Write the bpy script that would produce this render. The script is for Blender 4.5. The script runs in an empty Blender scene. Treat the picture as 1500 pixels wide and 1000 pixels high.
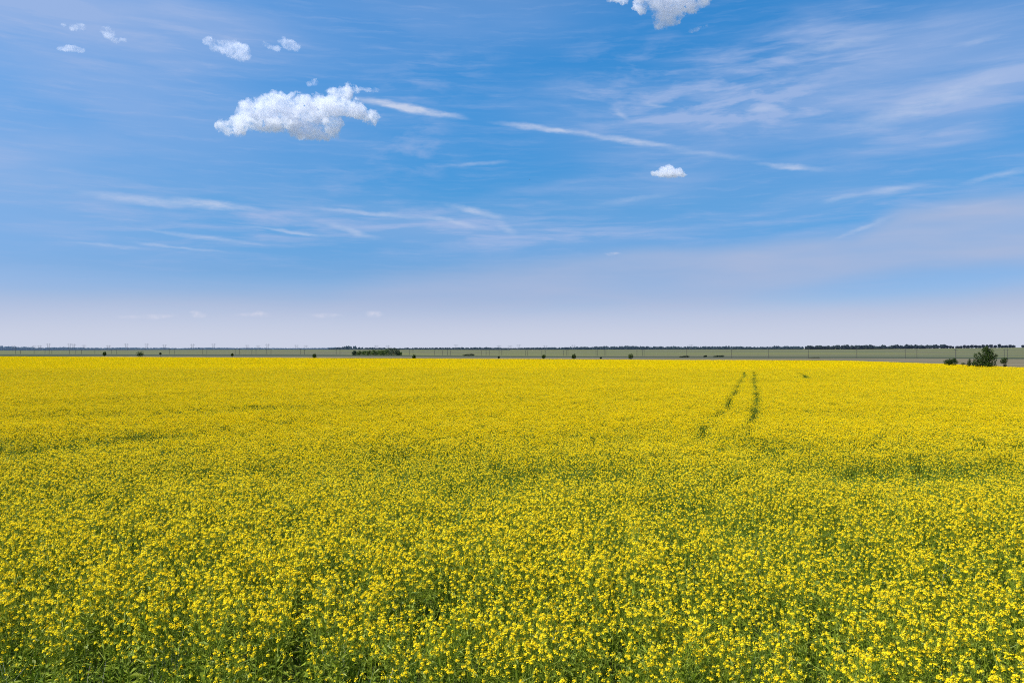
import bpy, bmesh, math, random
import numpy as np
from mathutils import Vector, noise as mnoise

random.seed(7); rng = np.random.default_rng(7)
scene = bpy.context.scene
COL = scene.collection
R = math.radians
F = 1166.7            # focal length in photo pixels (28 mm on 36 mm, 1500 px wide)
CAM_Z = 2.95
PITCH = math.atan(10.0 / F)
SUN_EL, SUN_AZ = 57.0, -104.0      # azimuth measured from +Y (view direction) towards +X

# ------------------------------------------------------------------ camera
cd = bpy.data.cameras.new('camera'); cam = bpy.data.objects.new('camera', cd); COL.objects.link(cam)
cd.sensor_width = 36; cd.lens = 28; cd.clip_start = 0.05; cd.clip_end = 60000
cam.location = (0, 0, CAM_Z); cam.rotation_euler = (R(90) + PITCH, 0, 0)
scene.camera = cam

def ray(px, py):
    a = (px - 750) / F; b = -(py - 500) / F
    c, s = math.cos(PITCH), math.sin(PITCH)
    return Vector((a, c - b * s, s + b * c))
def at_depth(px, py, Y):
    r = ray(px, py); return Vector((0, 0, CAM_Z)) + r * (Y / r.y)
def azel(px, py):
    r = ray(px, py).normalized()
    return math.degrees(math.atan2(r.x, r.y)), math.degrees(math.asin(r.z))

# ------------------------------------------------------------------ node helper
class NT:
    def __init__(s, tree): s.t = tree; s.n = tree.nodes; s.l = tree.links
    def new(s, typ, **kw):
        n = s.n.new(typ)
        for k, v in kw.items(): setattr(n, k, v)
        return n
    def put(s, sock, v):
        if isinstance(v, bpy.types.NodeSocket): s.l.new(v, sock)
        elif v is not None: sock.default_value = v
    def math(s, op, a, b=None, c=None, clamp=False):
        n = s.new('ShaderNodeMath', operation=op, use_clamp=clamp)
        s.put(n.inputs[0], a); s.put(n.inputs[1], b); s.put(n.inputs[2], c); return n.outputs[0]
    def vmath(s, op, a, b=None, scale=None):
        n = s.new('ShaderNodeVectorMath', operation=op)
        s.put(n.inputs[0], a); s.put(n.inputs[1], b)
        if scale is not None: s.put(n.inputs[3], scale)
        return n.outputs['Value'] if op in ('LENGTH', 'DOT_PRODUCT', 'DISTANCE') else n.outputs[0]
    def mix(s, f, a, b, blend='MIX'):
        n = s.new('ShaderNodeMix', data_type='RGBA', blend_type=blend)
        s.put(n.inputs[0], f); s.put(n.inputs[6], a); s.put(n.inputs[7], b); return n.outputs[2]
    def ramp(s, f, stops, interp='LINEAR'):
        n = s.new('ShaderNodeValToRGB'); r = n.color_ramp; r.interpolation = interp
        while len(r.elements) < len(stops): r.elements.new(0.5)
        for e, (p, c) in zip(r.elements, stops):
            e.position = p; e.color = (*c, 1) if len(c) == 3 else c
        s.put(n.inputs[0], f); return n.outputs[0]
    def noise(s, vec, scale, detail=4, rough=0.5, dist=0, lac=2.0, color=False):
        n = s.new('ShaderNodeTexNoise'); s.put(n.inputs['Vector'], vec)
        n.inputs['Scale'].default_value = scale; n.inputs['Detail'].default_value = detail
        n.inputs['Roughness'].default_value = rough; n.inputs['Distortion'].default_value = dist
        n.inputs['Lacunarity'].default_value = lac
        return n.outputs['Color'] if color else n.outputs[0]
    def mapr(s, v, a, b, c=0, d=1, interp='LINEAR'):
        n = s.new('ShaderNodeMapRange', interpolation_type=interp)
        s.put(n.inputs[0], v); s.put(n.inputs[1], a); s.put(n.inputs[2], b); s.put(n.inputs[3], c); s.put(n.inputs[4], d)
        return n.outputs[0]
    def mapping(s, vec, loc=(0,0,0), rot=(0,0,0), scale=(1,1,1), typ='POINT'):
        n = s.new('ShaderNodeMapping', vector_type=typ)
        s.put(n.inputs[0], vec); n.inputs[1].default_value = loc; n.inputs[2].default_value = rot; n.inputs[3].default_value = scale
        return n.outputs[0]
    def comb(s, x, y, z=0.0):
        n = s.new('ShaderNodeCombineXYZ'); s.put(n.inputs[0], x); s.put(n.inputs[1], y); s.put(n.inputs[2], z); return n.outputs[0]

# ------------------------------------------------------------------ world: Nishita sky graded, with haze and cirrus by direction
def lin(r, g, b):
    f = lambda c: (c/255/12.92) if c/255 <= .04045 else ((c/255+.055)/1.055)**2.4
    return (f(r), f(g), f(b))
world = bpy.data.worlds.new('World'); scene.world = world; world.use_nodes = True
w = NT(world.node_tree); w.n.clear()
out = w.new('ShaderNodeOutputWorld'); bg = w.new('ShaderNodeBackground'); w.l.new(bg.outputs[0], out.inputs[0])
SKY_S = 0.1
bg.inputs[1].default_value = SKY_S
sky = w.new('ShaderNodeTexSky', sky_type='NISHITA', sun_disc=False)
sky.sun_elevation = R(SUN_EL); sky.sun_rotation = R(SUN_AZ); sky.air_density = 1.0; sky.dust_density = 0.6; sky.ozone_density = 1.5
tc = w.new('ShaderNodeTexCoord'); d = tc.outputs['Generated']
sep = w.new('ShaderNodeSeparateXYZ'); w.l.new(d, sep.inputs[0])
az = w.math('MULTIPLY', w.math('ARCTAN2', sep.outputs[0], sep.outputs[1]), 57.2958)
el = w.math('MULTIPLY', w.math('ARCSINE', sep.outputs[2]), 57.2958)
AE = w.comb(az, el, 0.0)                       # degrees
import os
if os.environ.get('PLAIN'): w.l.new(sky.outputs[0], bg.inputs[0])
else:
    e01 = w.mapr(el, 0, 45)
    # grade of the clear sky, as a factor on Nishita by elevation; top stops, out of view, brightened as added fill light
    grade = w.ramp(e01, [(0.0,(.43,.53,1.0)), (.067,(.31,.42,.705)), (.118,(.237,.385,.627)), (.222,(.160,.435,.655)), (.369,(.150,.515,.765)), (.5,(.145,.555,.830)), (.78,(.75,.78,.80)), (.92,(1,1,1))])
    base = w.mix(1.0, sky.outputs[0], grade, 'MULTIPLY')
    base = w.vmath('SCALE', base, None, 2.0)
    k = 1.0 / SKY_S
    def C(r, g, b): c = lin(r, g, b); return (c[0]*k, c[1]*k, c[2]*k, 1)
    # slow warp and fibres
    wn = w.noise(w.mapping(AE, scale=(0.05, 0.14, 1)), 1.0, 3, 0.5, color=True)
    warp = w.vmath('MULTIPLY', w.vmath('SUBTRACT', wn, (0.5,0.5,0.5)), (6.0, 2.6, 0))
    AEw = w.vmath('ADD', AE, warp)
    wn2 = w.noise(w.mapping(AE, scale=(0.5, 1.4, 1)), 1.0, 4, 0.6, color=True)
    warp2 = w.vmath('MULTIPLY', w.vmath('SUBTRACT', wn2, (0.5,0.5,0.5)), (1.3, 0.5, 0))
    AEs = w.vmath('ADD', AE, warp2)            # for streaks: only small wobble
    fib = w.noise(w.mapping(AEw, rot=(0,0,R(-4)), scale=(0.13, 1.1, 1)), 1.0, 8, 0.62, 0.3)
    fibR = w.noise(w.mapping(AEw, rot=(0,0,R(-16)), scale=(0.12, .85, 1)), 1.0, 8, 0.54, 0.2)
    fine = w.noise(w.mapping(AEw, rot=(0,0,R(12)), scale=(0.30, 1.2, 1), loc=(3,7,0)), 1.0, 8, 0.58, 0.2)
    soft = w.noise(w.mapping(AEw, scale=(0.05, 0.22, 1), loc=(9,2,0)), 1.0, 5, 0.5)
    def blob(vec, px, py, rx, ry, ang, power=1.0, interp='SMOOTHERSTEP'):
        a, e = azel(px, py); s = 57.3 / F
        m = w.mapping(vec, loc=(a, e, 0), rot=(0, 0, R(ang)), scale=(rx*s, ry*s, 1), typ='TEXTURE')
        return w.mapr(w.vmath('LENGTH', m), 0, 1, power, 0, interp)
    def total(items):
        acc = items[0]
        for i in items[1:]: acc = w.math('ADD', acc, i)
        return acc
    # 1. broad thin veil, soft
    veil = total([blob(AEw,*p) for p in [
        (0,330,360,300,0,.46), (60,100,680,280,0,.70), (200,18,560,60,-2,.45), (620,25,400,80,0,.45),
        (1400,50,330,110,8,.50), (1420,150,300,60,14,.75), (1500,110,200,70,20,.4), (1180,120,360,110,4,.28), (1000,190,420,100,-6,.30),
        (1400,240,380,60,4,.25), (620,330,420,60,-4,.35), (850,340,500,60,0,.25), (950,275,360,50,3,.35), (1300,290,330,50,0,.30)]])
    veil = w.math('MULTIPLY', veil, w.mapr(soft, .30, .68, .35, 1.15))
    # 2. fibrous cirrus
    cir = total([w.math('MULTIPLY', blob(AEw,*p), w.mapr(fib, .44, .70, 0, 1)) for p in [
        (650,335,520,70,-3,.75), (300,340,420,70,-4,.6), (120,40,500,100,0,.3), (1000,330,460,60,0,.35), (700,180,420,90,0,.22), (1400,300,360,90,4,.6)]] +
        [w.math('MULTIPLY', blob(AEw,*p), w.mapr(fibR, .44, .68, 0, 1)) for p in [
        (1200,60,300,80,4,.6), (1400,150,330,80,14,.75), (1100,130,330,110,10,.45), (900,170,260,80,-12,.35), (880,265,300,55,6,.4)]] +
        [w.math('MULTIPLY', blob(AEw,*p), w.mapr(fine, .46, .66, 0, 1)) for p in [
        (1020,115,260,90,-12,.55), (1120,160,240,60,0,.45), (620,120,160,80,20,.35), (600,210,120,60,-20,.35), (540,250,200,60,15,.25), (900,155,160,50,-16,.45)]])
    hair = w.noise(w.mapping(AEs, rot=(0,0,R(3)), scale=(0.22, 3.4, 1), loc=(5,1,0)), 1.0, 7, .6, .15)
    cir = w.math('ADD', cir, w.math('MULTIPLY', w.mapr(hair, .48, .74, 0, .26), w.mapr(fib, .35, .62, .1, 1)))
    # 3. named streaks (old contrails and thin bands)
    def streak(x0, y0, x1, y1, wd, st):
        return blob(AEs, (x0+x1)/2, (y0+y1)/2, math.hypot(x1-x0,y1-y0)/2*1.12, wd, math.degrees(math.atan2(-(y1-y0), x1-x0)), st, 'SMOOTHSTEP')
    brk = w.mapr(w.noise(w.mapping(AE, scale=(0.6, 2.2, 1)), 1.0, 7, 0.65), .34, .62, .45, 1.1)
    st = total([streak(*p) for p in [
        (715,178,890,200,6,.72), (840,192,1015,222,6.5,.62), (960,214,1120,238,6,.25), (1105,236,1215,253,6,.55), (120,290,300,298,8,.5), (240,296,385,303,8,.62),
        (448,306,640,320,5,.45), (600,315,720,334,5,.36), (640,298,755,322,7,.5), (720,318,760,348,10,.3), (190,338,400,356,4,.3), (350,333,500,346,4,.42), (105,357,210,362,3,.3), (180,358,335,367,3,.34),
        (470,327,560,350,7,.4), (630,244,760,236,4,.32), (1220,350,1310,316,5,.36), (1195,295,1268,286,6,.30), (1262,281,1350,274,6,.34), (1415,264,1510,250,6,.34), (1370,304,1470,300,4,.26),
        (1140,70,1300,64,9,.33), (1230,182,1500,118,20,.38), (505,146,690,171,8,1.3), (1400,62,1460,58,7,.3),
        (890,158,930,176,5,.28), (940,150,980,158,4,.28), (1085,156,1150,160,9,.3), (860,298,1000,284,6,.22)]])
    st = w.math('MULTIPLY', st, brk)
    thin = w.math('MINIMUM', w.math('ADD', w.math('MULTIPLY', veil, .78), w.math('MULTIPLY', cir, .82)), .8)
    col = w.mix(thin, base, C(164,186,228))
    col = w.mix(w.math('MINIMUM', st, .85), col, C(205,214,236))
    # 4. haze deck: an edge that climbs to the right, then a paler band along the horizon
    azn = w.mapr(az, -33, 33)
    edge = w.ramp(azn, [(0,(.215,)*3), (.15,(.21,)*3), (.28,(.225,)*3), (.40,(.262,)*3), (.5,(.282,)*3), (.683,(.305,)*3), (.84,(.325,)*3), (.905,(.378,)*3), (.96,(.395,)*3), (1,(.395,)*3)], 'EASE')
    elw = w.math('ADD', el, w.math('MULTIPLY', w.math('SUBTRACT', soft, .5), 1.5))
    elw = w.math('ADD', elw, w.math('MULTIPLY', w.math('SUBTRACT', fib, .5), .7))
    dd = w.math('SUBTRACT', w.math('MULTIPLY', edge, 24.0), elw)       # degrees under the edge
    hz = w.mapr(dd, -.4, w.mapr(az, -14, 8, 3.2, 1.2), 0, w.mapr(az, -14, 6, .74, .84), 'SMOOTHSTEP')
    hz = w.math('MULTIPLY', hz, w.mapr(w.noise(w.mapping(AEw, scale=(0.07, .5, 1), loc=(1,5,0)), 1.0, 4, .5), .3, .62, .62, 1.05))
    # bluer gap at lower right
    gap = w.math('ADD', blob(AEw,1340,418,400,38,3,.85), blob(AEw,120,415,260,30,0,.3))
    hz = w.math('MULTIPLY', hz, w.math('SUBTRACT', 1.0, gap, clamp=True))
    col = w.mix(hz, col, C(172,186,218))
    low = w.mapr(w.math('ADD', el, w.math('MULTIPLY', w.math('SUBTRACT', soft, .5), .8)), 0.3, 3.9, .96, 0, 'SMOOTHSTEP')
    col = w.mix(low, col, C(204,210,229))
    # faint far cumulus tops just above the horizon haze
    puff = total([blob(AEs,*p) for p in [(232,463,26,5,0,.8), (291,460,14,6,0,.9), (370,461,34,5,0,.6), (378,459,14,5,0,.5), (475,462,34,5,0,.6), (548,459,20,7,0,1.0), (898,372,16,4,0,.6), (190,464,24,4,0,.5)]])
    puff = w.math('MULTIPLY', puff, w.mapr(w.noise(AE, 2.5, 4, .6), .35, .6, .2, .6))
    col = w.mix(puff, col, C(222,221,236))
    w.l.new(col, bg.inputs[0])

# ------------------------------------------------------------------ sun
sd = bpy.data.lights.new('sun', 'SUN'); so = bpy.data.objects.new('sun', sd); COL.objects.link(so)
sd.energy = 5.0; sd.angle = R(0.53); sd.color = (1.0, 0.955, 0.88)
sv = Vector((math.sin(R(SUN_AZ))*math.cos(R(SUN_EL)), math.cos(R(SUN_AZ))*math.cos(R(SUN_EL)), math.sin(R(SUN_EL))))
so.rotation_euler = sv.to_track_quat('Z', 'Y').to_euler(); so.location = (0, 0, 50)

scene.view_settings.view_transform = 'Standard'; scene.view_settings.look = 'None'; scene.view_settings.exposure = 0
cy = scene.cycles
cy.max_bounces = 8; cy.diffuse_bounces = 4; cy.transmission_bounces = 4; cy.volume_bounces = 5; cy.transparent_max_bounces = 8
cy.use_denoising = False; cy.filter_width = 1.05; cy.sample_clamp_indirect = 6

# ------------------------------------------------------------------ labels
def tag(o, label=None, cat=None, group=None, kind=None):
    if label: o['label'] = label
    if cat: o['category'] = cat
    if group: o['group'] = group
    if kind: o['kind'] = kind
    return o
def empty(name, loc, rz=0.0):
    o = bpy.data.objects.new(name, None); COL.objects.link(o); o.location = loc; o.rotation_euler = (0,0,rz); o.empty_display_size = .2
    return o
def mesh_from(name, V, Fc, mats, parent=None, mi=None, link=True, smooth=False):
    me = bpy.data.meshes.new(name); me.from_pydata([tuple(v) for v in V], [], Fc) if not isinstance(V, np.ndarray) else me.from_pydata(V.tolist(), [], Fc)
    for m in (mats if isinstance(mats, (list, tuple)) else [mats]): me.materials.append(m)
    if mi is not None: me.polygons.foreach_set('material_index', mi)
    if smooth: me.polygons.foreach_set('use_smooth', [True]*len(me.polygons))
    me.update()
    o = bpy.data.objects.new(name, me)
    if link: COL.objects.link(o)
    if parent: o.parent = parent
    return o

# ------------------------------------------------------------------ cumulus clouds: closed hulls filled with a scattering volume
def cloud_material(name, dens, nscale, lo, hi, amb):
    m = bpy.data.materials.new(name); m.use_nodes = True; t = NT(m.node_tree); t.n.clear()
    o = t.new('ShaderNodeOutputMaterial'); v = t.new('ShaderNodeVolumePrincipled'); t.l.new(v.outputs[0], o.inputs['Volume'])
    tcn = t.new('ShaderNodeTexCoord')
    n = t.noise(tcn.outputs['Object'], nscale, 5, 0.62, 0.4)
    dn = t.mapr(n, lo, hi, 0, dens, 'SMOOTHSTEP')
    t.l.new(dn, v.inputs['Density'])
    v.inputs['Color'].default_value = (.970, .982, 1.0, 1); v.inputs['Anisotropy'].default_value = 0.45
    v.inputs['Emission Color'].default_value = (.42, .52, 1, 1)  # bluish glow and scatter tint put ambient light and blue shading into the cloud
    t.l.new(t.math('MULTIPLY', dn, amb), v.inputs['Emission Strength'])
    m.cycles.volume_step_rate = 1.0 if hasattr(m.cycles,'volume_step_rate') else 1.0
    return m
def make_cloud(px0, px1, py0, py1, lumps, label, mat, Y=4000.0, bump=1.0, seed=0):
    """lumps: (u, v, ru, rv) in 0..1 of the cloud's own box, seen from the field; depth follows the lump size"""
    cx, cyy = (px0+px1)/2, (py0+py1)/2
    c = at_depth(cx, cyy, Y); mpp = Y / F
    W = (px1-px0)*mpp; Hh = (py1-py0)*mpp
    rs = random.Random(seed)
    bm = bmesh.new()
    for (u, v, ru, rv) in lumps:
        r = (ru*W, max(ru*W*.8, rv*Hh*.9), rv*Hh)
        mat4 = __import__('mathutils').Matrix.Translation(((u-.5)*W, rs.uniform(-.12,.12)*W*.5, (.5-v)*Hh)) @ __import__('mathutils').Matrix.Diagonal((*r, 1))
        bmesh.ops.create_icosphere(bm, subdivisions=3, radius=1.0, matrix=mat4)
    me = bpy.data.meshes.new('cloud'); bm.to_mesh(me); bm.free()
    o = bpy.data.objects.new('cloud', me); o.location = c
    COL.objects.link(o)
    rm = o.modifiers.new('remesh', 'REMESH'); rm.mode = 'VOXEL'; rm.voxel_size = max(W, Hh)/150; rm.use_smooth_shade = True
    dg = bpy.context.evaluated_depsgraph_get(); em = bpy.data.meshes.new_from_object(o.evaluated_get(dg))
    o.modifiers.clear(); o.data = em; em.name = 'cloud'
    em.materials.clear(); em.materials.append(mat)
    n = len(em.vertices); co = np.empty(n*3); em.vertices.foreach_get('co', co); co = co.reshape(-1,3)
    no = np.empty(n*3); em.vertices.foreach_get('normal', no); no = no.reshape(-1,3)
    off = Vector((seed*13.7, seed*5.1, 3.3))
    for i in range(n):
        p = Vector(co[i]) 
        a = mnoise.fractal(p/(60*bump)+off, 1.0, 2.1, 3)
        b = 1-abs(mnoise.noise(p/(26*bump)+off))*2
        c2 = 1-abs(mnoise.noise(p/(11*bump)+off))*2
        co[i] += no[i]*((a*26 + (b-.5)*15 + (c2-.5)*11)*bump)
    em.vertices.foreach_set('co', co.ravel()); em.update()
    tag(o, label, 'cloud', kind=None)
    return o
if not os.environ.get('NOCLOUD'):
    CM = cloud_material('cloud_vapour', 0.052, 0.019, .41, .61, 0.052)
    CS = cloud_material('cloud_small_vapour', 0.05, 0.02, .34, .52, 0.06)
    CT = cloud_material('cloud_thin_vapour', 0.026, 0.022, .40, .60, 0.12)
    make_cloud(318,556,118,204, [(.05,.82,.055,.13),(.11,.74,.07,.17),(.155,.48,.035,.16),(.18,.64,.06,.22),(.28,.50,.10,.23),(.38,.44,.10,.22),(.50,.42,.11,.20),(.62,.44,.10,.20),(.74,.50,.10,.18),(.85,.54,.08,.17),(.94,.60,.055,.13),
        (.70,.24,.045,.12),(.78,.17,.055,.12),(.84,.22,.03,.10),(.64,.32,.05,.12),(.3,.70,.11,.15),(.42,.76,.11,.14),(.53,.83,.10,.13),(.64,.86,.09,.12),(.72,.78,.06,.14),(.22,.80,.08,.09),(.55,.62,.14,.13)], 'large white cumulus cloud with a grey shaded underside', CM, 4000, .8, 1)
    make_cloud(892,1066,-54,44, [(.06,.50,.06,.05),(.14,.48,.06,.07),(.30,.4,.12,.25),(.45,.5,.15,.32),(.62,.42,.16,.30),(.80,.38,.12,.22),(.92,.36,.08,.12),(.50,.76,.13,.18),(.42,.86,.05,.1),(.28,.6,.07,.12),(.70,.62,.09,.14)], 'white cumulus cloud cut off by the top edge of the photo', CM, 3600, .7, 2)
    make_cloud(296,370,52,93, [(.12,.2,.1,.16),(.25,.35,.13,.2),(.45,.42,.17,.26),(.65,.5,.2,.32),(.82,.6,.14,.3),(.76,.82,.14,.14)], 'small ragged white cloud above the large cumulus', CT, 3600, .4, 3)
    make_cloud(384,442,52,80, [(.08,.45,.05,.16),(.2,.62,.1,.09),(.36,.66,.12,.09),(.5,.3,.1,.22),(.68,.5,.17,.28),(.86,.66,.12,.22)], 'small white cloud with a thin curled tail on its left', CT, 3600, .33, 4)
    make_cloud(144,184,37,65, [(.28,.3,.2,.24),(.4,.5,.2,.24),(.6,.78,.16,.13),(.85,.76,.13,.10)], 'tiny wispy cloud shaped like a comma, upper left', CT, 3600, .28, 5)
    make_cloud(88,128,32,49, [(.12,.25,.1,.14),(.5,.5,.2,.25),(.75,.45,.2,.28)], 'faint tiny cloud in the upper left corner of the sky', CT, 3600, .24, 6)
    make_cloud(80,124,64,80, [(.3,.5,.2,.2),(.6,.5,.26,.25),(.85,.6,.14,.18)], 'very faint flat wisp of cloud below the upper left ones', CT, 3600, .22, 7)
    make_cloud(954,1008,238,259, [(.2,.80,.2,.14),(.45,.55,.22,.38),(.65,.72,.22,.24),(.85,.86,.14,.10),(.5,.84,.4,.14)], 'small isolated white cloud with a flat base right of centre', CS, 5200, .5, 8)
    make_cloud(446,470,114,130, [(.3,.55,.2,.25),(.65,.4,.26,.3)], 'small white scrap of cloud just above the large cumulus', CT, 4000, .2, 9)
    make_cloud(524,556,125,139, [(.2,.35,.2,.2),(.5,.5,.24,.2),(.8,.5,.18,.25)], 'small white scrap of cloud right above the end of the large cumulus', CT, 4000, .2, 10)
    make_cloud(1008,1038,34,50, [(.15,.8,.14,.14),(.4,.6,.18,.16),(.65,.4,.18,.16),(.88,.25,.12,.14)], 'thin white shred of cloud below the top cloud', CT, 3600, .2, 11)
#FIELD

# ------------------------------------------------------------------ terrain
PXK = [-900, 0, 250, 500, 750, 1000, 1250, 1375, 1500, 2400]
def edge_py(px):   return float(np.interp(px, PXK, [520.6, 521.8, 523.0, 524.5, 525.7, 527.0, 528.2, 532.5, 539.0, 560]))
def valley_py(px): return float(np.interp(px, PXK, [519.0, 519.3, 519.8, 520.6, 522.6, 523.5, 524.0, 524.5, 525.2, 528]))
def crest_py(px):  return float(np.interp(px, PXK, [513.5, 513.4, 512.4, 512.0, 512.4, 511.6, 511.4, 510.2, 508.8, 507]))
SL = 0.006
CAN = 0.75                                   # flower top height above the soil
def edge_Y(px):
    return (CAM_Z - CAN) / ((edge_py(px) - 510) / F - SL)
def px_of(x, y): return 750 + F * x / max(y, 60)
def und(x, y):                               # gentle swell of the field
    k = min(1, max(0, (y-8)/30)) * min(1, max(0, (430-y)/150))
    return .10 * k * mnoise.noise(Vector((x*.02, y*.035, 1.7)))
def ground_z(x, y):
    px = px_of(x, y); Ye = edge_Y(px)
    if y <= Ye: return -SL*y + und(x, y)
    ze = -SL*Ye + und(x, Ye)
    zv = CAM_Z - (valley_py(px)-510)/F*600; zc = CAM_Z - (crest_py(px)-510)/F*2500
    if y < 600:
        t = (y-Ye)/(600-Ye); return ze + (zv-ze)*t
    if y < 2500:
        t = (y-600)/1900; return zv + (zc-zv)*t
    t = min(1, (y-2500)/2500); return zc + (-14-zc)*t*t*(3-2*t)

ys = sorted(set([-60,-20,-5] + list(np.arange(0,130,2.0)) + list(np.arange(130,620,8.0)) + [620,640,660,700,760,850,1000,1200,1400,1700,2000,2300,2500,2560,2700,3000,4000,6000,9000,14000,22000,32000]))
def xs_half():
    v = [0.0]; s = 1.5
    while v[-1] < 30000: v.append(v[-1]+s); s *= 1.045 if v[-1] > 20 else 1.0
    return v
xh = xs_half(); xs = [-x for x in xh[:0:-1]] + xh
V = [(x, y, ground_z(x, y)) for y in ys for x in xs]
nx = len(xs); Fc = []; mi = []
for j in range(len(ys)-1):
    for i in range(nx-1):
        Fc.append((j*nx+i, j*nx+i+1, (j+1)*nx+i+1, (j+1)*nx+i))
def mat_basic(name, rough=0.9):
    m = bpy.data.materials.new(name); m.use_nodes = True; t = NT(m.node_tree)
    b = t.n['Principled BSDF']; b.inputs['Roughness'].default_value = rough
    b.inputs['Specular IOR Level'].default_value = 0.2
    return m, t, b
m_ground, t, b = mat_basic('ground_soil_and_crops')
geo = t.new('ShaderNodeNewGeometry'); pos = geo.outputs['Position']
sp = t.new('ShaderNodeSeparateXYZ'); t.l.new(pos, sp.inputs[0])
# near soil
n1 = t.noise(pos, 3.0, 6, .6); n2 = t.noise(pos, .6, 4, .5)
soil = t.ramp(n1, [(.3,(.030,.026,.013)), (.55,(.060,.052,.024)), (.8,(.13,.105,.06))])
soil = t.mix(t.mapr(n2,.35,.6,.35,.85), soil, (.038,.066,.006,1))
# stubble strip beyond the flowers
ns = t.noise(t.mapping(pos, scale=(.010,.05,1)), 1.0, 6, .6)
nsf = t.noise(t.mapping(pos, scale=(.2,.5,1)), 1.0, 5, .6)
stub = t.ramp(ns, [(.32,(.075,.085,.030)), (.46,(.16,.125,.070)), (.58,(.215,.17,.105)), (.75,(.13,.12,.055))])
stub = t.mix(t.mapr(nsf,.35,.7,0,.5), stub, (.10,.10,.045,1))
# far crops: bands of pale and grey green that run along the slope
nb = t.noise(t.mapping(pos, scale=(.00045,.0035,1), loc=(2.1,4.7,0)), 1.0, 5, .55)
ng = t.noise(t.mapping(pos, scale=(.004,.02,1)), 1.0, 5, .6)
crop = t.ramp(nb, [(.30,(.085,.100,.034)), (.45,(.150,.150,.045)), (.55,(.120,.108,.058)), (.68,(.095,.130,.038)), (.8,(.17,.155,.07))])
crop = t.mix(t.mapr(ng,.3,.7,0,.35), crop, (.085,.11,.055,1))
yw = t.math('ADD', sp.outputs[1], t.math('MULTIPLY', t.math('SUBTRACT', t.noise(t.mapping(pos, scale=(.006,.006,1)),1.0,4,.6), .5), 60))
line = t.math('MULTIPLY', t.mapr(yw, 520, 545), t.mapr(yw, 690, 640))
gcol = t.mix(t.mapr(yw, 560, 640), stub, crop)
gcol = t.mix(line, gcol, (.050,.062,.030,1))
# only the area of the sown field gets the dark soil: attribute written per vertex
at = t.new('ShaderNodeAttribute', attribute_name='sown')
gcol = t.mix(at.outputs['Fac'], gcol, soil)
t.l.new(gcol, b.inputs['Base Color'])
bp = t.new('ShaderNodeBump'); bp.inputs['Strength'].default_value = .6; bp.inputs['Distance'].default_value = .05
t.l.new(n1, bp.inputs['Height']); t.l.new(bp.outputs[0], b.inputs['Normal'])
ground = mesh_from('ground', V, Fc, m_ground, smooth=True)
sown = ground.data.attributes.new('sown', 'FLOAT', 'POINT')
sown.data.foreach_set('value', [1.0 if y < edge_Y(px_of(x,y))-2 else 0.0 for (x,y,z) in V])
tag(ground, kind='structure')

# ------------------------------------------------------------------ plant materials
def leafy(name, c1, c2, trans=.35, rough=.6, spec=.35, scale=8.0):
    m = bpy.data.materials.new(name); m.use_nodes = True; t = NT(m.node_tree); t.n.clear()
    o = t.new('ShaderNodeOutputMaterial')
    oi = t.new('ShaderNodeObjectInfo'); g = t.new('ShaderNodeNewGeometry')
    n = t.noise(g.outputs['Position'], scale, 2, .5)
    f = t.math('ADD', t.math('MULTIPLY', oi.outputs['Random'], .5), t.mapr(n, .3, .7, 0, .5))
    isl = t.math('ADD', t.math('MULTIPLY', f, .4), t.math('MULTIPLY', g.outputs['Random Per Island'], .6))
    c = t.mix(isl, (*c1,1), (*c2,1))
    p = t.new('ShaderNodeBsdfPrincipled'); p.inputs['Roughness'].default_value = rough; p.inputs['Specular IOR Level'].default_value = spec
    t.l.new(c, p.inputs['Base Color'])
    tr = t.new('ShaderNodeBsdfTranslucent'); t.l.new(c, tr.inputs[0])
    mx = t.new('ShaderNodeMixShader'); mx.inputs[0].default_value = trans
    t.l.new(p.outputs[0], mx.inputs[1]); t.l.new(tr.outputs[0], mx.inputs[2]); t.l.new(mx.outputs[0], o.inputs['Surface'])
    return m
M_PETALF = leafy('yellow_petals_far', (1.0,.65,.0), (1.0,.82,.004), .10, .9, .02)
M_PETAL = leafy('yellow_petals', (1.0,.63,.0), (1.0,.90,.035), .14, .8, .03)
M_GREEN = leafy('rapeseed_green', (.14,.23,.005), (.44,.50,.045), .30, .5)
M_BUD   = leafy('green_yellow_buds', (.45,.48,.02), (.66,.60,.03), .25, .5)
M_GRASS = leafy('grass_green', (.09,.19,.006), (.20,.33,.02), .3, .45)
M_PALE  = leafy('pale_dry_stalk', (.42,.42,.33), (.60,.60,.52), .2, .7)

class PB:                                     # collects small faces with a material index
    def __init__(s): s.v = []; s.f = []; s.m = []
    def quad(s, pts, m):
        b = len(s.v); s.v.extend([tuple(p) for p in pts]); s.f.append(tuple(range(b, b+len(pts)))); s.m.append(m)
    def card(s, c, dirv, side, L, Wd, m, tip=.0):
        c = Vector(c); e = c + dirv*L
        s.quad([c - side*Wd*.25, c + dirv*L*.5 - side*Wd*.5, e, c + dirv*L*.5 + side*Wd*.5] if tip == 0 else
               [c - side*Wd*.5, e - side*Wd*.5*tip, e + side*Wd*.5*tip, c + side*Wd*.5], m)
    def tube(s, p0, p1, r0, r1, m, n=3):
        p0 = Vector(p0); p1 = Vector(p1); d_ = (p1-p0)
        if d_.length < 1e-6: return
        d_.normalize(); a = d_.orthogonal().normalized(); bb = d_.cross(a); k = len(s.v)
        for (p, r) in ((p0, r0), (p1, r1)):
            for i in range(n):
                an = 2*math.pi*i/n; s.v.append(tuple(p + (a*math.cos(an) + bb*math.sin(an))*r))
        for i in range(n):
            s.f.append((k+i, k+(i+1)%n, k+n+(i+1)%n, k+n+i)); s.m.append(m)
    def build(s, name, mats, link=True, parent=None):
        return mesh_from(name, s.v, s.f, mats, parent, s.m, link)
rp = random.Random(11)
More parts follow.
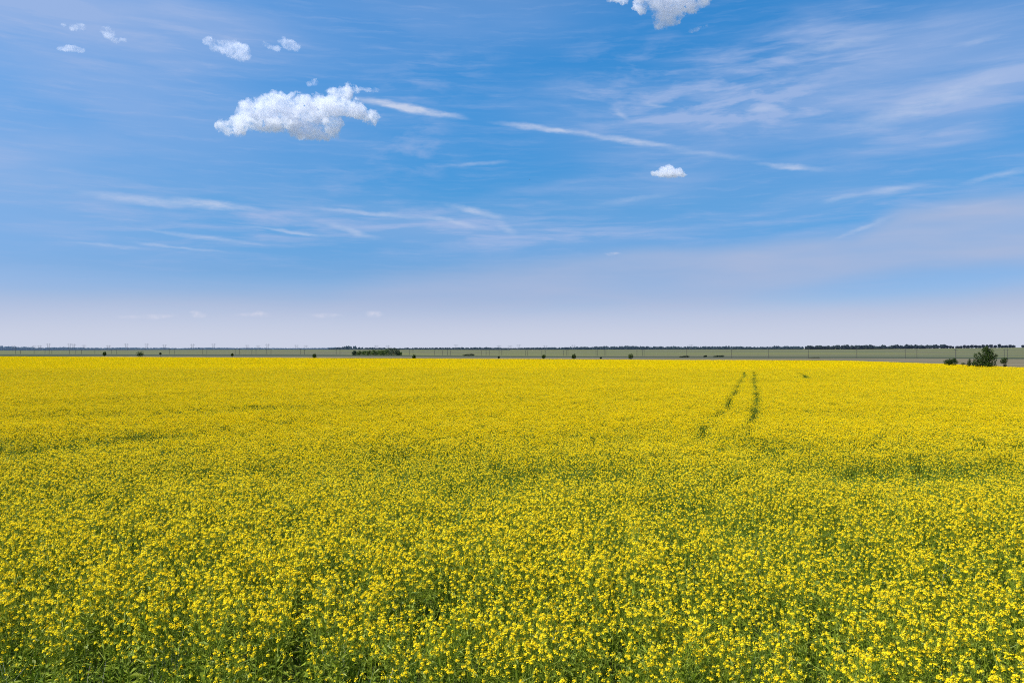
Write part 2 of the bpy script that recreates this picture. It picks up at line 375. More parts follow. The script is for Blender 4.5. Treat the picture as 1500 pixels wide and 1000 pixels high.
def rdir(up=0.0):
    while True:
        v = Vector((rp.uniform(-1,1), rp.uniform(-1,1), rp.uniform(-1,1)))
        if .05 < v.length < 1: break
    v.normalize(); v.z += up; return v.normalized()
def flower(B, c, nrm, r):
    a = nrm.orthogonal().normalized(); q = rp.uniform(0, 6.28)
    a = (a*math.cos(q) + nrm.cross(a)*math.sin(q)); bb = nrm.cross(a)
    for i in range(4):
        an = i*math.pi/2 + rp.uniform(-.15,.15)
        dv = (a*math.cos(an) + bb*math.sin(an) + nrm*rp.uniform(-.1,.35)).normalized(); sd_ = nrm.cross(dv).normalized()
        B.quad([c, c+dv*r*.62-sd_*r*.42, c+dv*r, c+dv*r*.62+sd_*r*.42], 0)
def raceme(B, tip, nfl, R0):
    # open flowers in a ring-like dome below a knot of buds
    for i in range(nfl):
        an = rp.uniform(0, 6.28); h = rp.uniform(-1.7, .35)
        rr = R0*(.95 if h < 0 else .7)*rp.uniform(.65,1.05)
        o = Vector((math.cos(an)*rr, math.sin(an)*rr, h*R0*.75))
        nrm = (Vector((math.cos(an), math.sin(an), 1.55+rp.uniform(-.9,.9)))).normalized()
        flower(B, tip+o, nrm, rp.uniform(.0054,.0078))
    for i in range(5):
        o = Vector((rp.gauss(0,.3), rp.gauss(0,.3), .35+rp.random()*.5))*R0; dv = rdir(.8)
        B.card(tip+o, dv, dv.orthogonal().normalized(), .009, .006, 2)
def make_plant(B, ox, oy, H, nbr, nfl, flowers=True, rad=1.0, ground_leaf=9, low=.72, pods=5):
    base = Vector((ox, oy, 0)); lean = Vector((rp.gauss(0,.04), rp.gauss(0,.04), 0))
    top = base + lean + Vector((0,0,H))
    mid = base + lean*.3 + Vector((0,0,H*.5))
    B.tube(base, mid, .0042, .0035, 1); B.tube(mid, top - Vector((0,0,.02)), .0035, .0018, 1)
    tips = [top]
    for i in range(nbr):
        f = rp.uniform(.42,.8); p = base + lean*f + Vector((0,0,H*f)); an = rp.uniform(0,6.28)
        rr = rp.uniform(.05,.16)*rad
        e = Vector((p.x+math.cos(an)*rr, p.y+math.sin(an)*rr, H*rp.uniform(low,1.02)))
        k = p.lerp(e,.45) + Vector((math.cos(an),math.sin(an),0))*rr*.28
        B.tube(p, k, .0026, .0022, 1); B.tube(k, e-Vector((0,0,.01)), .0022, .0015, 1); tips.append(e)
        B.card(p, Vector((math.cos(an),math.sin(an),.5)).normalized(), Vector((-math.sin(an),math.cos(an),0)), rp.uniform(.04,.08), .018, 1)
    for e in tips:
        if flowers: raceme(B, e, int(nfl*rp.uniform(.6,1.25)), rp.uniform(.0105,.0165))
        for i in range(pods):                    # young pods under the raceme
            an = rp.uniform(0,6.28); z = rp.uniform(.03,.14); dv = Vector((math.cos(an),math.sin(an),rp.uniform(.4,1.2))).normalized()
            B.card(e-Vector((0,0,z)), dv, Vector((-math.sin(an),math.cos(an),0)), rp.uniform(.02,.04), .003, 1)
    for i in range(ground_leaf):
        f = rp.uniform(.08,.72); an = rp.uniform(0,6.28); p = base+lean*f+Vector((0,0,H*f))
        dv = Vector((math.cos(an),math.sin(an),rp.uniform(-.1,.8))).normalized(); sd_ = Vector((-math.sin(an),math.cos(an),rp.uniform(-.3,.3))).normalized()
        L = rp.uniform(.09,.17)*(1.25-f); Wd = L*rp.uniform(.2,.34)
        m1 = p+dv*L*.55; e = p+dv*L+Vector((0,0,-L*.25))
        B.quad([p, m1-sd_*Wd*.5, e, m1+sd_*Wd*.5], 1)

# sources for the scattered plants: object data only, read by the geometry nodes of the field
src = bpy.data.collections.new('rapeseed_plant_kinds')
NV = 10
for k in range(NV):
    B = PB(); make_plant(B, 0, 0, rp.uniform(.70,.82), rp.randint(5,8), 20, ground_leaf=8)
    src.objects.link(B.build('kind_%02d' % k, [M_PETAL, M_GREEN, M_BUD], link=False))
NG = 4                                        # kinds 10..13: barely flowering, leafy
for k in range(NG):
    B = PB(); make_plant(B, 0, 0, rp.uniform(.56,.68), rp.randint(2,4), 4, flowers=(k%2==0), ground_leaf=22)
    src.objects.link(B.build('kind_%02d' % (NV+k), [M_PETAL, M_GREEN, M_BUD], link=False))
NM = 6                                        # kinds 14..19: full bloom, even height
for k in range(NM):
    B = PB(); make_plant(B, 0, 0, rp.uniform(.74,.79), 9, 17, ground_leaf=7, low=.90, pods=1, rad=1.15)
    src.objects.link(B.build('kind_%02d' % (NV+NG+k), [M_PETALF, M_GREEN, M_BUD], link=False))
# far tufts: 2.4 m squares of the same crop with simple racemes
src2 = bpy.data.collections.new('rapeseed_far_kinds')
for k in range(4):
    B = PB(); S = 2.4
    for i in range(int(S*S*80)):
        c = Vector((rp.uniform(-S/2,S/2), rp.uniform(-S/2,S/2), rp.gauss(.735,.035)))
        for q in range(5):
            n_ = rdir(1.15); a = n_.orthogonal().normalized(); bb = n_.cross(a); r = rp.uniform(.012,.018)
            p = c + rdir()*.020
            B.quad([p-a*r, p-bb*r, p+a*r, p+bb*r], 0)
        n_ = rdir(.3); a = n_.orthogonal().normalized(); bb = n_.cross(a); p = c + Vector((0,0,.022)); r = .007
        B.quad([p-a*r, p-bb*r, p+a*r, p+bb*r], 2)
        an = rp.uniform(0,3.14); dv = Vector((math.cos(an), math.sin(an), 0))*.011
        B.quad([c-dv-Vector((0,0,.25)), c+dv-Vector((0,0,.25)), c+dv*.3-Vector((0,0,.015)), c-dv*.3-Vector((0,0,.015))], 1)
    for i in range(int(S*S*60)):
        c = Vector((rp.uniform(-S/2,S/2), rp.uniform(-S/2,S/2), rp.uniform(.3,.66))); dv = rdir(.2); sd_ = dv.orthogonal().normalized()
        B.card(c, dv, sd_, rp.uniform(.08,.14), .035, 1)
    src2.objects.link(B.build('far_%d' % k, [M_PETALF, M_GREEN, M_BUD], link=False))

# ------------------------------------------------------------------ where the crop is thin (wheel tracks, patches), laid out on the ground
def canopy_pt(px, py, h=.72):
    r = ray(px, py); y = 5.0
    for _ in range(3000):
        z = CAM_Z + r.z/r.y*y
        if z <= -SL*y + h: break
        y += max(.03, y*.006)
    return (r.x/r.y*y, y)
TRK = [[(1090,545),(1091,552),(1083,560),(1081,566),(1078,572),(1074,580),(1068,590),(1062,600),(1040,612),(1030,622),(1024,640)],
       [(1104,544),(1105,552),(1105,560),(1106,566),(1108,574),(1109,583),(1108,592),(1107,601),(1102,612),(1098,625),(1095,644)],
       [(1166,545),(1172,547),(1178,550),(1184,555)], [(1125,547),(1140,549)], [(1290,538),(1312,539)]]
TW = [.36, .37, .50, .3, .3]
SEG = []
for tr, tw in zip(TRK, TW):
    P = [canopy_pt(*p) for p in tr]
    for a, b2 in zip(P, P[1:]): SEG.append((*a, *b2, tw))
SEG = np.array(SEG)
BLOB = []
for (px, py, rx, ry, st) in [(800,690,170,17,.55),(960,735,120,9,.2),(1230,690,110,16,.5),(1400,690,150,18,.65),(1130,655,60,9,.35),(700,712,90,14,.4),(590,668,70,12,.35),(230,640,60,9,.4),(400,600,100,6,.25),(60,655,90,14,.35),
      (130,610,120,7,.2),(330,585,90,5,.2),(620,880,200,30,.25),(120,985,320,60,.95),(420,1000,260,45,.7),(60,940,110,30,.5),(1060,990,170,30,.45),(760,995,160,22,.35),(1250,925,60,18,.2),(280,700,160,16,.25),(1480,800,60,25,.25),(900,640,60,7,.25),(500,760,160,18,.15)]:
    x0, y0 = canopy_pt(px, py); x1, _ = canopy_pt(px+rx, py); _, ya = canopy_pt(px, max(520, py-ry)); _, yb = canopy_pt(px, py+ry)
    BLOB.append((x0, (ya+yb)/2, abs(x1-x0), abs(ya-yb)/2, st))
def thinness(X, Y):
    T = np.zeros_like(X)
    for (cx, cy_, rx, ry, st) in BLOB:
        q = ((X-cx)/rx)**2 + ((Y-cy_)/ry)**2; T += 1.4*st*np.exp(-q*1.1)
    N = np.array([mnoise.fractal(Vector((x*.16, y*.09, 4.0)), 1.0, 2.0, 4) for x, y in zip(X, Y)])
    N2 = np.array([mnoise.noise(Vector((x*.9, y*.7, 9.0))) for x, y in zip(X, Y)])
    near_ = 1/(1+np.exp((Y-21)/2.0))
    T = T*(.75+1.3*np.clip(N+.25,0,1)) + (np.clip(N-.15,0,1)*.45 + np.clip(N2-.25,0,1)*.5)*(.25+.75*near_)
    TR = np.zeros_like(X)
    for (ax, ay, bx, by, tw) in SEG:
        dx, dy = bx-ax, by-ay; L2 = dx*dx+dy*dy+1e-9
        tt = np.clip(((X-ax)*dx+(Y-ay)*dy)/L2, 0, 1)
        dd_ = np.hypot(X-(ax+tt*dx), (Y-(ay+tt*dy)))
        TR = np.maximum(TR, np.clip(1.25-dd_/(tw*(.5+.0030*ay)), 0, 1))
    return T, TR*np.clip(.85+N2*1.3, 0, 1)*np.clip((Y-14)/14, .45, 1)
FAR0 = 84.0
def scatter(y0, y1, dens, wm=.70, pad=3.0):
    w1 = wm*y1+pad; n = int(2*w1*(y1-y0)*dens)
    X = rng.uniform(-w1, w1, n); Y = rng.uniform(y0, y1, n)
    k = (np.abs(X) < wm*np.maximum(Y,4)+pad); return X[k], Y[k]
PX, PY = [], []
for (a, b2, dn) in [(-1,6,48),(6,14,56),(14,30,58),(30,60,52),(60,126,38)]:
    x_, y_ = scatter(a, b2, dn); PX.append(x_); PY.append(y_)
PX = np.concatenate(PX); PY = np.concatenate(PY)
EY = np.array([edge_Y(px_of(x, y)) for x, y in zip(PX, PY)])
k = (PY < EY) & (rng.random(len(PX)) < 1-np.clip((PY-100)/25,0,1)); PX, PY = PX[k], PY[k]
T, TR = thinness(PX, PY)
u = rng.random(len(PX))
kinds = rng.integers(0, NV, len(PX))
kinds = np.where(rng.random(len(PX)) < np.clip((PY-15)/14, 0, .82), NV+NG+rng.integers(0, NM, len(PX)), kinds)
green = u < np.clip(T, 0, .93)
green |= TR > .32
kinds = np.where(green, NV + rng.integers(0, NG, len(PX)), kinds)
keep = ~((TR > .32) & (rng.random(len(PX)) < .3))
swell = np.array([mnoise.noise(Vector((x*.25, y*.16, 2.0))) for x, y in zip(PX, PY)])
sc = (1 + rng.normal(0, 1, len(PX))*np.where(PY > 24, .065, np.where(PY > 14, .07, .09))) * (1 + swell*.12) * np.where(TR > .32, .78, 1) * (1 - .22*np.clip(T, 0, 1))
PX, PY, kinds, sc = PX[keep], PY[keep], kinds[keep], sc[keep]
PZ = np.array([-SL*y + und(x, y) for x, y in zip(PX, PY)])

def gn_scatter(name, P, kinds, scs, rots, coll, kind='stuff'):
    me = bpy.data.meshes.new(name); me.vertices.add(len(P)); me.vertices.foreach_set('co', P.astype(np.float32).ravel())
    for nm, ty, arr in (('pick','INT',kinds), ('size','FLOAT',scs)):
        a = me.attributes.new(nm, ty, 'POINT'); a.data.foreach_set('value', arr.astype(np.int32 if ty=='INT' else np.float32))
    a = me.attributes.new('turn', 'FLOAT_VECTOR', 'POINT'); a.data.foreach_set('vector', rots.astype(np.float32).ravel())
    o = bpy.data.objects.new(name, me); COL.objects.link(o)
    ng_ = bpy.data.node_groups.new(name+'_scatter', 'GeometryNodeTree')
    ng_.interface.new_socket('Geometry', in_out='INPUT', socket_type='NodeSocketGeometry')
    ng_.interface.new_socket('Geometry', in_out='OUTPUT', socket_type='NodeSocketGeometry')
    N = ng_.nodes; L = ng_.links
    gi = N.new('NodeGroupInput'); go = N.new('NodeGroupOutput')
    ci = N.new('GeometryNodeCollectionInfo'); ci.inputs['Collection'].default_value = coll
    ci.inputs['Separate Children'].default_value = True; ci.inputs['Reset Children'].default_value = True
    ip = N.new('GeometryNodeInstanceOnPoints'); ip.inputs['Pick Instance'].default_value = True
    def na(nm, dt):
        q = N.new('GeometryNodeInputNamedAttribute'); q.data_type = dt; q.inputs['Name'].default_value = nm; return q.outputs['Attribute']
    L.new(gi.outputs[0], ip.inputs['Points']); L.new(ci.outputs[0], ip.inputs['Instance'])
    L.new(na('pick','INT'), ip.inputs['Instance Index']); L.new(na('turn','FLOAT_VECTOR'), ip.inputs['Rotation']); L.new(na('size','FLOAT'), ip.inputs['Scale'])
    L.new(ip.outputs[0], go.inputs[0])
    md = o.modifiers.new('scatter', 'NODES'); md.node_group = ng_
    o['kind'] = kind
    return o
rots = np.stack([rng.normal(0,.05,len(PX)), rng.normal(0,.05,len(PX)), rng.uniform(0,6.28,len(PX))], 1)
near = gn_scatter('rapeseed_plants', np.stack([PX,PY,PZ],1), kinds, sc, rots, src)
tag(near, 'yellow flowering rapeseed plants in the nearer part of the field', 'rapeseed')
# far part
fx, fy = [], []
y = 94.0
EMAX = 560.0
while y < EMAX:
    step = 1.75 if y < 160 else 2.0
    n = int((.74*y+8)*2/step); x_ = (np.arange(n)-n/2)*step + rng.uniform(-.5,.5,n); y_ = y + rng.uniform(-.4,.4,n)
    fx.append(x_); fy.append(y_); y += step
fx = np.concatenate(fx); fy = np.concatenate(fy)
EY = np.array([edge_Y(px_of(x, y)) for x, y in zip(fx, fy)])
k = (fy < EY) & (EY > 0); fx, fy = fx[k], fy[k]
T, TR = thinness(fx, fy)
k = (TR < .45) & (rng.random(len(fx)) < np.clip((fy-95)/25,0,1)); fx, fy, T = fx[k], fy[k], T[k]
fz = np.array([-SL*y + und(x, y) for x, y in zip(fx, fy)]) + rng.normal(0,.02,len(fx)) - .05*np.clip(T,0,1)
rots = np.stack([rng.normal(0,.012,len(fx)), rng.normal(0,.012,len(fx)), rng.integers(0,4,len(fx))*math.pi/2+rng.normal(0,.1,len(fx))], 1)
far = gn_scatter('rapeseed_canopy', np.stack([fx,fy,fz],1), rng.integers(0,4,len(fx)), np.ones(len(fx)), rots, src2)
tag(far, 'dense yellow rapeseed canopy stretching to the far edge of the field', 'rapeseed')
print('INST', len(PX), len(fx))

# ------------------------------------------------------------------ weeds and grass blades along the near edge (mostly lower left)
B_src = bpy.data.collections.new('grass_kinds')
for k in range(5):
    B = PB()
    for i in range(26):
        an = rp.uniform(0,6.28); o = Vector((rp.gauss(0,.06), rp.gauss(0,.06), 0)); h = rp.uniform(.3,.72); ln = rp.uniform(.05,.28)
        sd_ = Vector((-math.sin(an), math.cos(an), 0)); dv = Vector((math.cos(an), math.sin(an), 0)); wd = rp.uniform(.0025,.005); pts = []
        m_ = 0 if (k < 4 or i % 3) else 1
        for q in range(5):
            f = q/4; pts.append((o + dv*ln*f*f + Vector((0,0,h*(f-.18*f*f*f))), wd*(1-f*.85)))
        for (p, w0), (p2, w1_) in zip(pts, pts[1:]): B.quad([p-sd_*w0, p+sd_*w0, p2+sd_*w1_, p2-sd_*w1_], m_)
    B_src.objects.link(B.build('grass_%d' % k, [M_GRASS, M_PALE], link=False))
gx, gy = scatter(-1, 20, 30)
T, _ = thinness(gx, gy)
k = rng.random(len(gx)) < np.clip(T*1.1+.1, .25, .95); gx, gy = gx[k], gy[k]
gz = np.array([-SL*y + und(x, y) for x, y in zip(gx, gy)])
rots = np.stack([rng.normal(0,.12,len(gx)), rng.normal(0,.12,len(gx)), rng.uniform(0,6.28,len(gx))], 1)
gr = gn_scatter('grass', np.stack([gx,gy,gz],1), rng.choice([0,1,2,3,4], len(gx), p=[.24,.24,.24,.22,.06]), rng.uniform(.7,1.15,len(gx)), rots, B_src)
tag(gr, 'green grass and weeds growing among the nearest rapeseed', 'grass')

# ------------------------------------------------------------------ trees and bushes
M_LEAF  = leafy('tree_leaves', (.014,.036,.004), (.055,.095,.012), .2, .7, .12, scale=.8)
M_LEAFB = leafy('bush_leaves_bluish', (.020,.036,.020), (.040,.060,.034), .12, .8, .1, scale=.8)
M_BARK, t, b = mat_basic('bark'); g = t.new('ShaderNodeNewGeometry')
t.l.new(t.ramp(t.noise(t.mapping(g.outputs['Position'], scale=(6,6,1.5)), 1, 5, .6), [(.3,(.035,.027,.02)), (.7,(.10,.08,.06))]), b.inputs['Base Color'])
def limb(B, p0, p1, r0, r1, wob=.08, seg=4):
    p0 = Vector(p0); p1 = Vector(p1); L = (p1-p0).length; prev = p0
    for i in range(1, seg+1):
        f = i/seg; p = p0.lerp(p1, f) + (rdir()*L*wob if i < seg else Vector())
        B.tube(prev, p, r0+(r1-r0)*(i-1)/seg, r0+(r1-r0)*f, 0, 6); prev = p
def leaf_clump(B, c, rx, ry, rz, n, size):
    for i in range(n):
        v = rdir() * (rp.random()**.4); p = Vector((c[0]+v.x*rx, c[1]+v.y*ry, c[2]+v.z*rz))
        if p.z < .02: p.z = rp.uniform(.02,.1)
        n_ = rdir(.3); a = n_.orthogonal().normalized(); bb = n_.cross(a); s_ = size*rp.uniform(.6,1.3)
        B.quad([p-a*s_*.5, p-bb*s_*.32, p+a*s_*.5, p+bb*s_*.32], 0)
def plant_obj(kind, px, base_py, clumps, label, cat, Y=None, leaf=.12, n=1, group=None, mat=None, trunk=True, base_on_ground=True):
    """clumps in photo pixels relative to the base: (dx, up, rx, rz, count)"""
    if Y is None: Y = edge_Y(px)+1.5
    x = (px-750)/F*Y; mpp = Y/F; z = ground_z(x, Y)
    # the foot may stand behind the flowers: heights count from the visible base line
    zb = at_depth(px, base_py, Y).z; lift = zb - z
    root = empty(kind, (x, Y, z)); tag(root, label, cat, group)
    B = PB(); 
    for (dx, up, rx, rz, cnt) in clumps:
        leaf_clump(B, (dx*mpp, rp.uniform(-.2,.2)*rx*mpp, up*mpp+lift), rx*mpp, rx*mpp*.8, rz*mpp, int(cnt*n), leaf)
    B.build('crown' if kind == 'tree' else 'foliage', mat or M_LEAF, parent=root)
    T_ = PB(); Hc = max(c_[1] for c_ in clumps)*mpp + lift
    r0 = max(.03, Hc*.03)
    limb(T_, (0,0,-.1), (clumps[0][0]*mpp*.5, 0, Hc*.55), r0, r0*.55, .02)
    for (dx, up, rx, rz, cnt) in clumps[:8]:
        q_ = rp.uniform(.35,.9); limb(T_, (clumps[0][0]*mpp*.5*q_, 0, -.1+(Hc*.55+.1)*q_), (dx*mpp, 0, up*mpp+lift), r0*.5, r0*.15, .06, 3)
    T_.build('trunk' if kind == 'tree' else 'stem', M_BARK, parent=root)
    return root
plant_obj('tree', 1442, 537.5, [(3,24,6.5,5,420),(5,17,9,7,650),(-3,12,9,7,500),(6,9,11,7,650),(-10,8,7,7,380),(-4,4,15,4.5,750),(12,14,6,3.5,150),(17,17,4,2.5,70),(-13,17,3.5,4,90),(-8,20,3,4,60),(10,3,9,4,250),(9,22,5,5,150),(2,28,4,3,110),(-15,5,5,4,150)],
    'tallest dark green tree with an uneven crown at the right edge of the yellow field', 'tree', Y=121, leaf=.16)
plant_obj('bush', 1392.5, 534.5, [(-4,3.8,7,4,420),(4,4.4,7,4.8,480),(5,7.5,3.4,2.8,140),(-1,5,8,4.2,420)], 'broad low dark bush left of the tallest tree', 'bush', Y=136, leaf=.15)
plant_obj('bush', 1411, 535, [(-.8,2.2,2.6,2.0,90),(1.2,2.4,2,1.8,60)], 'tiny dark shrub between the broad bush and the tallest tree', 'bush', Y=131, leaf=.12)
plant_obj('bush', 1419.5, 536, [(0,4,3.8,4,220),(.6,8,2.4,3,90),(-1,2,3.4,2.4,100)], 'narrow green shrub close against the left side of the tallest tree', 'bush', Y=129, leaf=.13)
plant_obj('tree', 1471, 538, [(0,10,5.6,4.8,380),(-1,8,5.2,3.2,200),(1,3.2,3,2.6,90),(2,12,3.4,2.8,100)], 'small round-headed young tree right of the tallest tree', 'tree', Y=126, leaf=.13)
BU = [(205.5,522.6,6,9,'large round dark bush at the left end of the far field edge','bush_big'),
      (153,520.8,3,6,'round dark bush at the far left beyond the yellow field',''),
      (235,518.8,1.6,2.6,'tiny dark bush just right of the large round bush at left',''),
      (340,521.5,2.1,4.3,'small thin bush halfway between the large left bush and the grove',''),
      (460.5,524.3,3.2,7,'small upright dark bush left of the grove on the field edge',''),
      (606.5,525.3,3.0,6.5,'small dark bush just right of the grove on the field edge',''),
      (730.5,524.4,1.6,3,'tiny bush on the field edge right of the long low thicket',''),
      (796.5,525.0,3.0,6.4,'dark bush with a pointed top near the middle of the far field edge',''),
      (840.5,525.2,3.5,7.2,'rounded bush with a spiky outline near the middle of the far field edge',''),
      (880,525.0,1.7,2.2,'very low bush between the two middle bushes',''),
      (924,525.6,4.1,8.2,'dense square-shaped dark bush right of the middle of the field edge','')]
for (px, by, hw, h, lab, _) in BU:
    Y = edge_Y(px)+4 
    plant_obj('bush', px, by, [(0,h*.42,hw,h*.42,150),(-hw*.3,h*.55,hw*.55,h*.38,60),(hw*.35,h*.6,hw*.5,h*.4,60),(0,h*.25,hw,h*.28,80)], lab, 'bush', Y=Y, leaf=max(.2, Y*.0011), mat=M_LEAF if hw > 2 else M_LEAFB)
for (px, by, hw, h, lab) in [(687,521.0,9.5,3.2,'long low bluish thicket in the green strip right of the grove'), (1003,523.3,7.5,2.6,'low flat thicket behind the field edge right of the square bush'),
      (1033,522.6,2.6,2.6,'small low bush between two flat thickets'), (1053,522.8,9,2.8,'long thicket rising to the right behind the field edge'), (1193,525.2,8,2.2,'low flat thicket behind the field edge on the right')]:
    Y = 560
    plant_obj('bush', px, by, [(-hw*.6,h*.3,hw*.45,h*.35,110),(0,h*.42,hw*.6,h*.45,160),(hw*.5,h*.5,hw*.45,h*.5,140)], lab, 'thicket', Y=Y, leaf=.55, mat=M_LEAFB)
# the grove: separate crowns, one tree each
M_GROVE = leafy('grove_leaves', (.050,.095,.020), (.14,.20,.045), .2, .7, .1, scale=.12)
M_GROVED = leafy('grove_leaves_dark', (.022,.042,.034), (.065,.10,.04), .15, .7, .1, scale=.12)
gl = [(519,8,8,1),(526,7.5,8.5,0),(533,8,9,0),(540,8.5,9.5,0),(547,9.5,9.8,0),(553,9,10.5,0),(559,9.5,10.5,0),(565,10,11,0),(570,12,12,1),(576.5,11.5,12,1),(582,9,10,1),(586,5.5,7,0)]
for i, (px, h, w_, dk) in enumerate(gl):
    plant_obj('tree', px, 521.0, [(0,h*.55,w_*.42,h*.44,170),(-w_*.22,h*.42,w_*.3,h*.38,90),(w_*.2,h*.7,w_*.28,h*.32,90),(0,h*.25,w_*.5,h*.26,120)],
        'broadleaf tree in the small grove beyond the yellow field, left of centre', 'tree', Y=640+ (i%3)*12, leaf=.7, group='trees of the small grove', mat=M_GROVED if dk else M_GROVE)

# ------------------------------------------------------------------ distant hills and woods
def wood_mass(name, pts, Y, mat, step_px=2.2, depth=60, jag=.35, label=None, kind='stuff', rows=2):
    """bumpy crowns along a line; pts = (px, top_py, bottom_py)"""
    B = PB(); mpp = Y/F; bm = bmesh.new(); pxs = [p[0] for p in pts]
    px = pxs[0]
    M = __import__('mathutils').Matrix
    while px < pxs[-1]:
        top = np.interp(px, pxs, [p[1] for p in pts]); bot = np.interp(px, pxs, [p[2] for p in pts])
        for r_ in range(rows):
            yy = Y + r_*depth; m2 = yy/F; h = (bot-top)*m2*(1+rp.uniform(-jag, jag*.4)); wpx = step_px*m2*rp.uniform(.6,1.5)
            zc = at_depth(px, bot, yy).z; q = px + rp.uniform(-1,1)
            start = len(bm.verts)
            ret = bmesh.ops.create_icosphere(bm, subdivisions=2, radius=1, matrix=M.Translation(((q-750)/F*yy, yy+rp.uniform(-10,10), zc + h*.48)) @ M.Diagonal((wpx, wpx, h*.56, 1)))
            for v in ret['verts']:
                v.co += (v.co - Vector(((q-750)/F*yy, yy, zc+h*.48))) * mnoise.noise(v.co*.35)*.5
        px += step_px
    me = bpy.data.meshes.new(name); bm.to_mesh(me); bm.free(); me.materials.append(mat)
    o = bpy.data.objects.new(name, me); COL.objects.link(o); o['kind'] = kind
    if label: tag(o, label, 'woodland')
    return o
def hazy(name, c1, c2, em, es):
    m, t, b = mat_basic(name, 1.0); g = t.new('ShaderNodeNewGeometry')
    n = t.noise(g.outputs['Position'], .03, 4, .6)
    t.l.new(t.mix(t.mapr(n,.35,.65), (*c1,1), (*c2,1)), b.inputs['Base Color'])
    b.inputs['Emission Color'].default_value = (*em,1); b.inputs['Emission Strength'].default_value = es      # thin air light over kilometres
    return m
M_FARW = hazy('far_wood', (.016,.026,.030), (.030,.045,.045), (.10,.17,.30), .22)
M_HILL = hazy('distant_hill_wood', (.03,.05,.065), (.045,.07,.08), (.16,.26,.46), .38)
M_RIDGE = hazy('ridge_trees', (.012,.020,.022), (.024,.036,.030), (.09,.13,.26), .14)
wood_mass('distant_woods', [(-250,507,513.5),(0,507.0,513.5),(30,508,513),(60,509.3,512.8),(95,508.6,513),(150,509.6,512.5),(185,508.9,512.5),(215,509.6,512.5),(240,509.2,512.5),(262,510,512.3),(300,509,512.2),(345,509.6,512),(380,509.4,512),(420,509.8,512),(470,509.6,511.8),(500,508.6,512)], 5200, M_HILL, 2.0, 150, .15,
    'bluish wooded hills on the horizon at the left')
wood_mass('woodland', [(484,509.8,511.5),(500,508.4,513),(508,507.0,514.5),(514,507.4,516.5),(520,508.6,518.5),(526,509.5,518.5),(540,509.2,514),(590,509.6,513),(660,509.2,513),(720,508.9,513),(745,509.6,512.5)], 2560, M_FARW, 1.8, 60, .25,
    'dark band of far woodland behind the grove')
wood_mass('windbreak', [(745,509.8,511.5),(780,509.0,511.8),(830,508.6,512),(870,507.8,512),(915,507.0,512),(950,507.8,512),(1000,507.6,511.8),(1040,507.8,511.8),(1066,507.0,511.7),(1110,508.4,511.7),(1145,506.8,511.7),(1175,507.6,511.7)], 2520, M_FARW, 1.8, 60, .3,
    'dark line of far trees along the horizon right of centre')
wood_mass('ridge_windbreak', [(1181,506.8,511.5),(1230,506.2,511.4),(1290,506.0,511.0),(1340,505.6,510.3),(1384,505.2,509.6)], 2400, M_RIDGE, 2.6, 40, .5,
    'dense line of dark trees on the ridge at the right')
# gaps open up towards the right: single trees on the ridge
def ridge_tree(px, w_, h, Y=2380):
    w_ *= rp.uniform(.75,1.1); h *= rp.uniform(.72,1.22)
    x = (px-750)/F*Y; z = ground_z(x, Y); root = empty('tree', (x, Y, z)); mpp = Y/F
    tag(root, 'dark round-crowned tree in the broken row on the ridge at right', 'tree', 'trees in the broken row on the ridge')
    B = PB(); z0 = at_depth(px, crest_py(px)+.3, Y).z - z
    for _ in range(3):
        leaf_clump(B, (rp.uniform(-.2,.2)*w_*mpp, 0, z0+h*mpp*rp.uniform(.5,.62)), w_*.45*mpp, w_*.45*mpp, h*.42*mpp, 90, 2.6)
    leaf_clump(B, (0, 0, z0+h*mpp*.3), w_*.5*mpp, w_*.5*mpp, h*.3*mpp, 90, 2.6)
    B.build('crown', M_RIDGE, parent=root)
    T_ = PB(); limb(T_, (0,0,-.5), (0,0,z0+h*mpp*.6), .45, .2); T_.build('trunk', M_BARK, parent=root)
px = 1387
ds = [(1387,5,4.2),(1392,5,4.0),(1396,3.5,3),(1402,6,4),(1407.5,6,4.3),(1413,5.5,4.6),(1418.5,6,5),(1424,6,4.6),(1429.5,6,5),(1435,5.5,4.5),(1440,6,4.6),(1446,6,4.6),(1452,6,4.9),(1457.5,6,5),(1463,6,4.8),(1468.5,6,4.6),(1474,6,5.1),(1479.5,6,5.4),(1485,6,5.2),(1498.5,5,4)]
for a in ds: ridge_tree(*a)

# ------------------------------------------------------------------ power line poles and pylons
M_POLE, t, b = mat_basic('weathered_pole', .8); g = t.new('ShaderNodeNewGeometry')
t.l.new(t.ramp(t.noise(g.outputs['Position'], 3, 4, .6), [(.3,(.055,.052,.050)), (.7,(.11,.105,.10))]), b.inputs['Base Color'])
M_STEEL, t, b = mat_basic('grey_pylon_steel', .6); g = t.new('ShaderNodeNewGeometry')
t.l.new(t.ramp(t.noise(g.outputs['Position'], 1, 4, .6), [(.3,(.16,.18,.23)), (.7,(.24,.26,.31))]), b.inputs['Base Color'])
def make_pole(H, r=.15):
    root = empty('utility_pole', (0,0,0)); B = PB(); B.tube((0,0,-.5), (0,0,H), r, r*.75, 0, 8); B.build('post', M_POLE, parent=root)
    B = PB(); z = H*.93; B.tube((-.9,0,z), (.9,0,z), .07, .07, 0, 4); B.build('crossarm', M_POLE, parent=root)
    for dx in (-.8, 0, .8):
        B = PB(); zz = z+.05 if dx else H; B.tube((dx,0,zz), (dx,0,zz+.12), .05, .07, 0, 6); B.tube((dx,0,zz+.12), (dx,0,zz+.28), .07, .03, 0, 6); B.build('insulator', M_STEEL, parent=root)
    return root
def copy_tree(o, loc, sz, label, group):
    c = o.copy(); COL.objects.link(c); c.location = loc; c.scale = (1,1,sz); c['label'] = label; c['group'] = group
    for ch in o.children:
        k_ = ch.copy(); COL.objects.link(k_); k_.parent = c
    return c
PLAB = 'thin dark utility pole standing in the green strip beyond the yellow field'; PG = 'utility poles beyond the field'
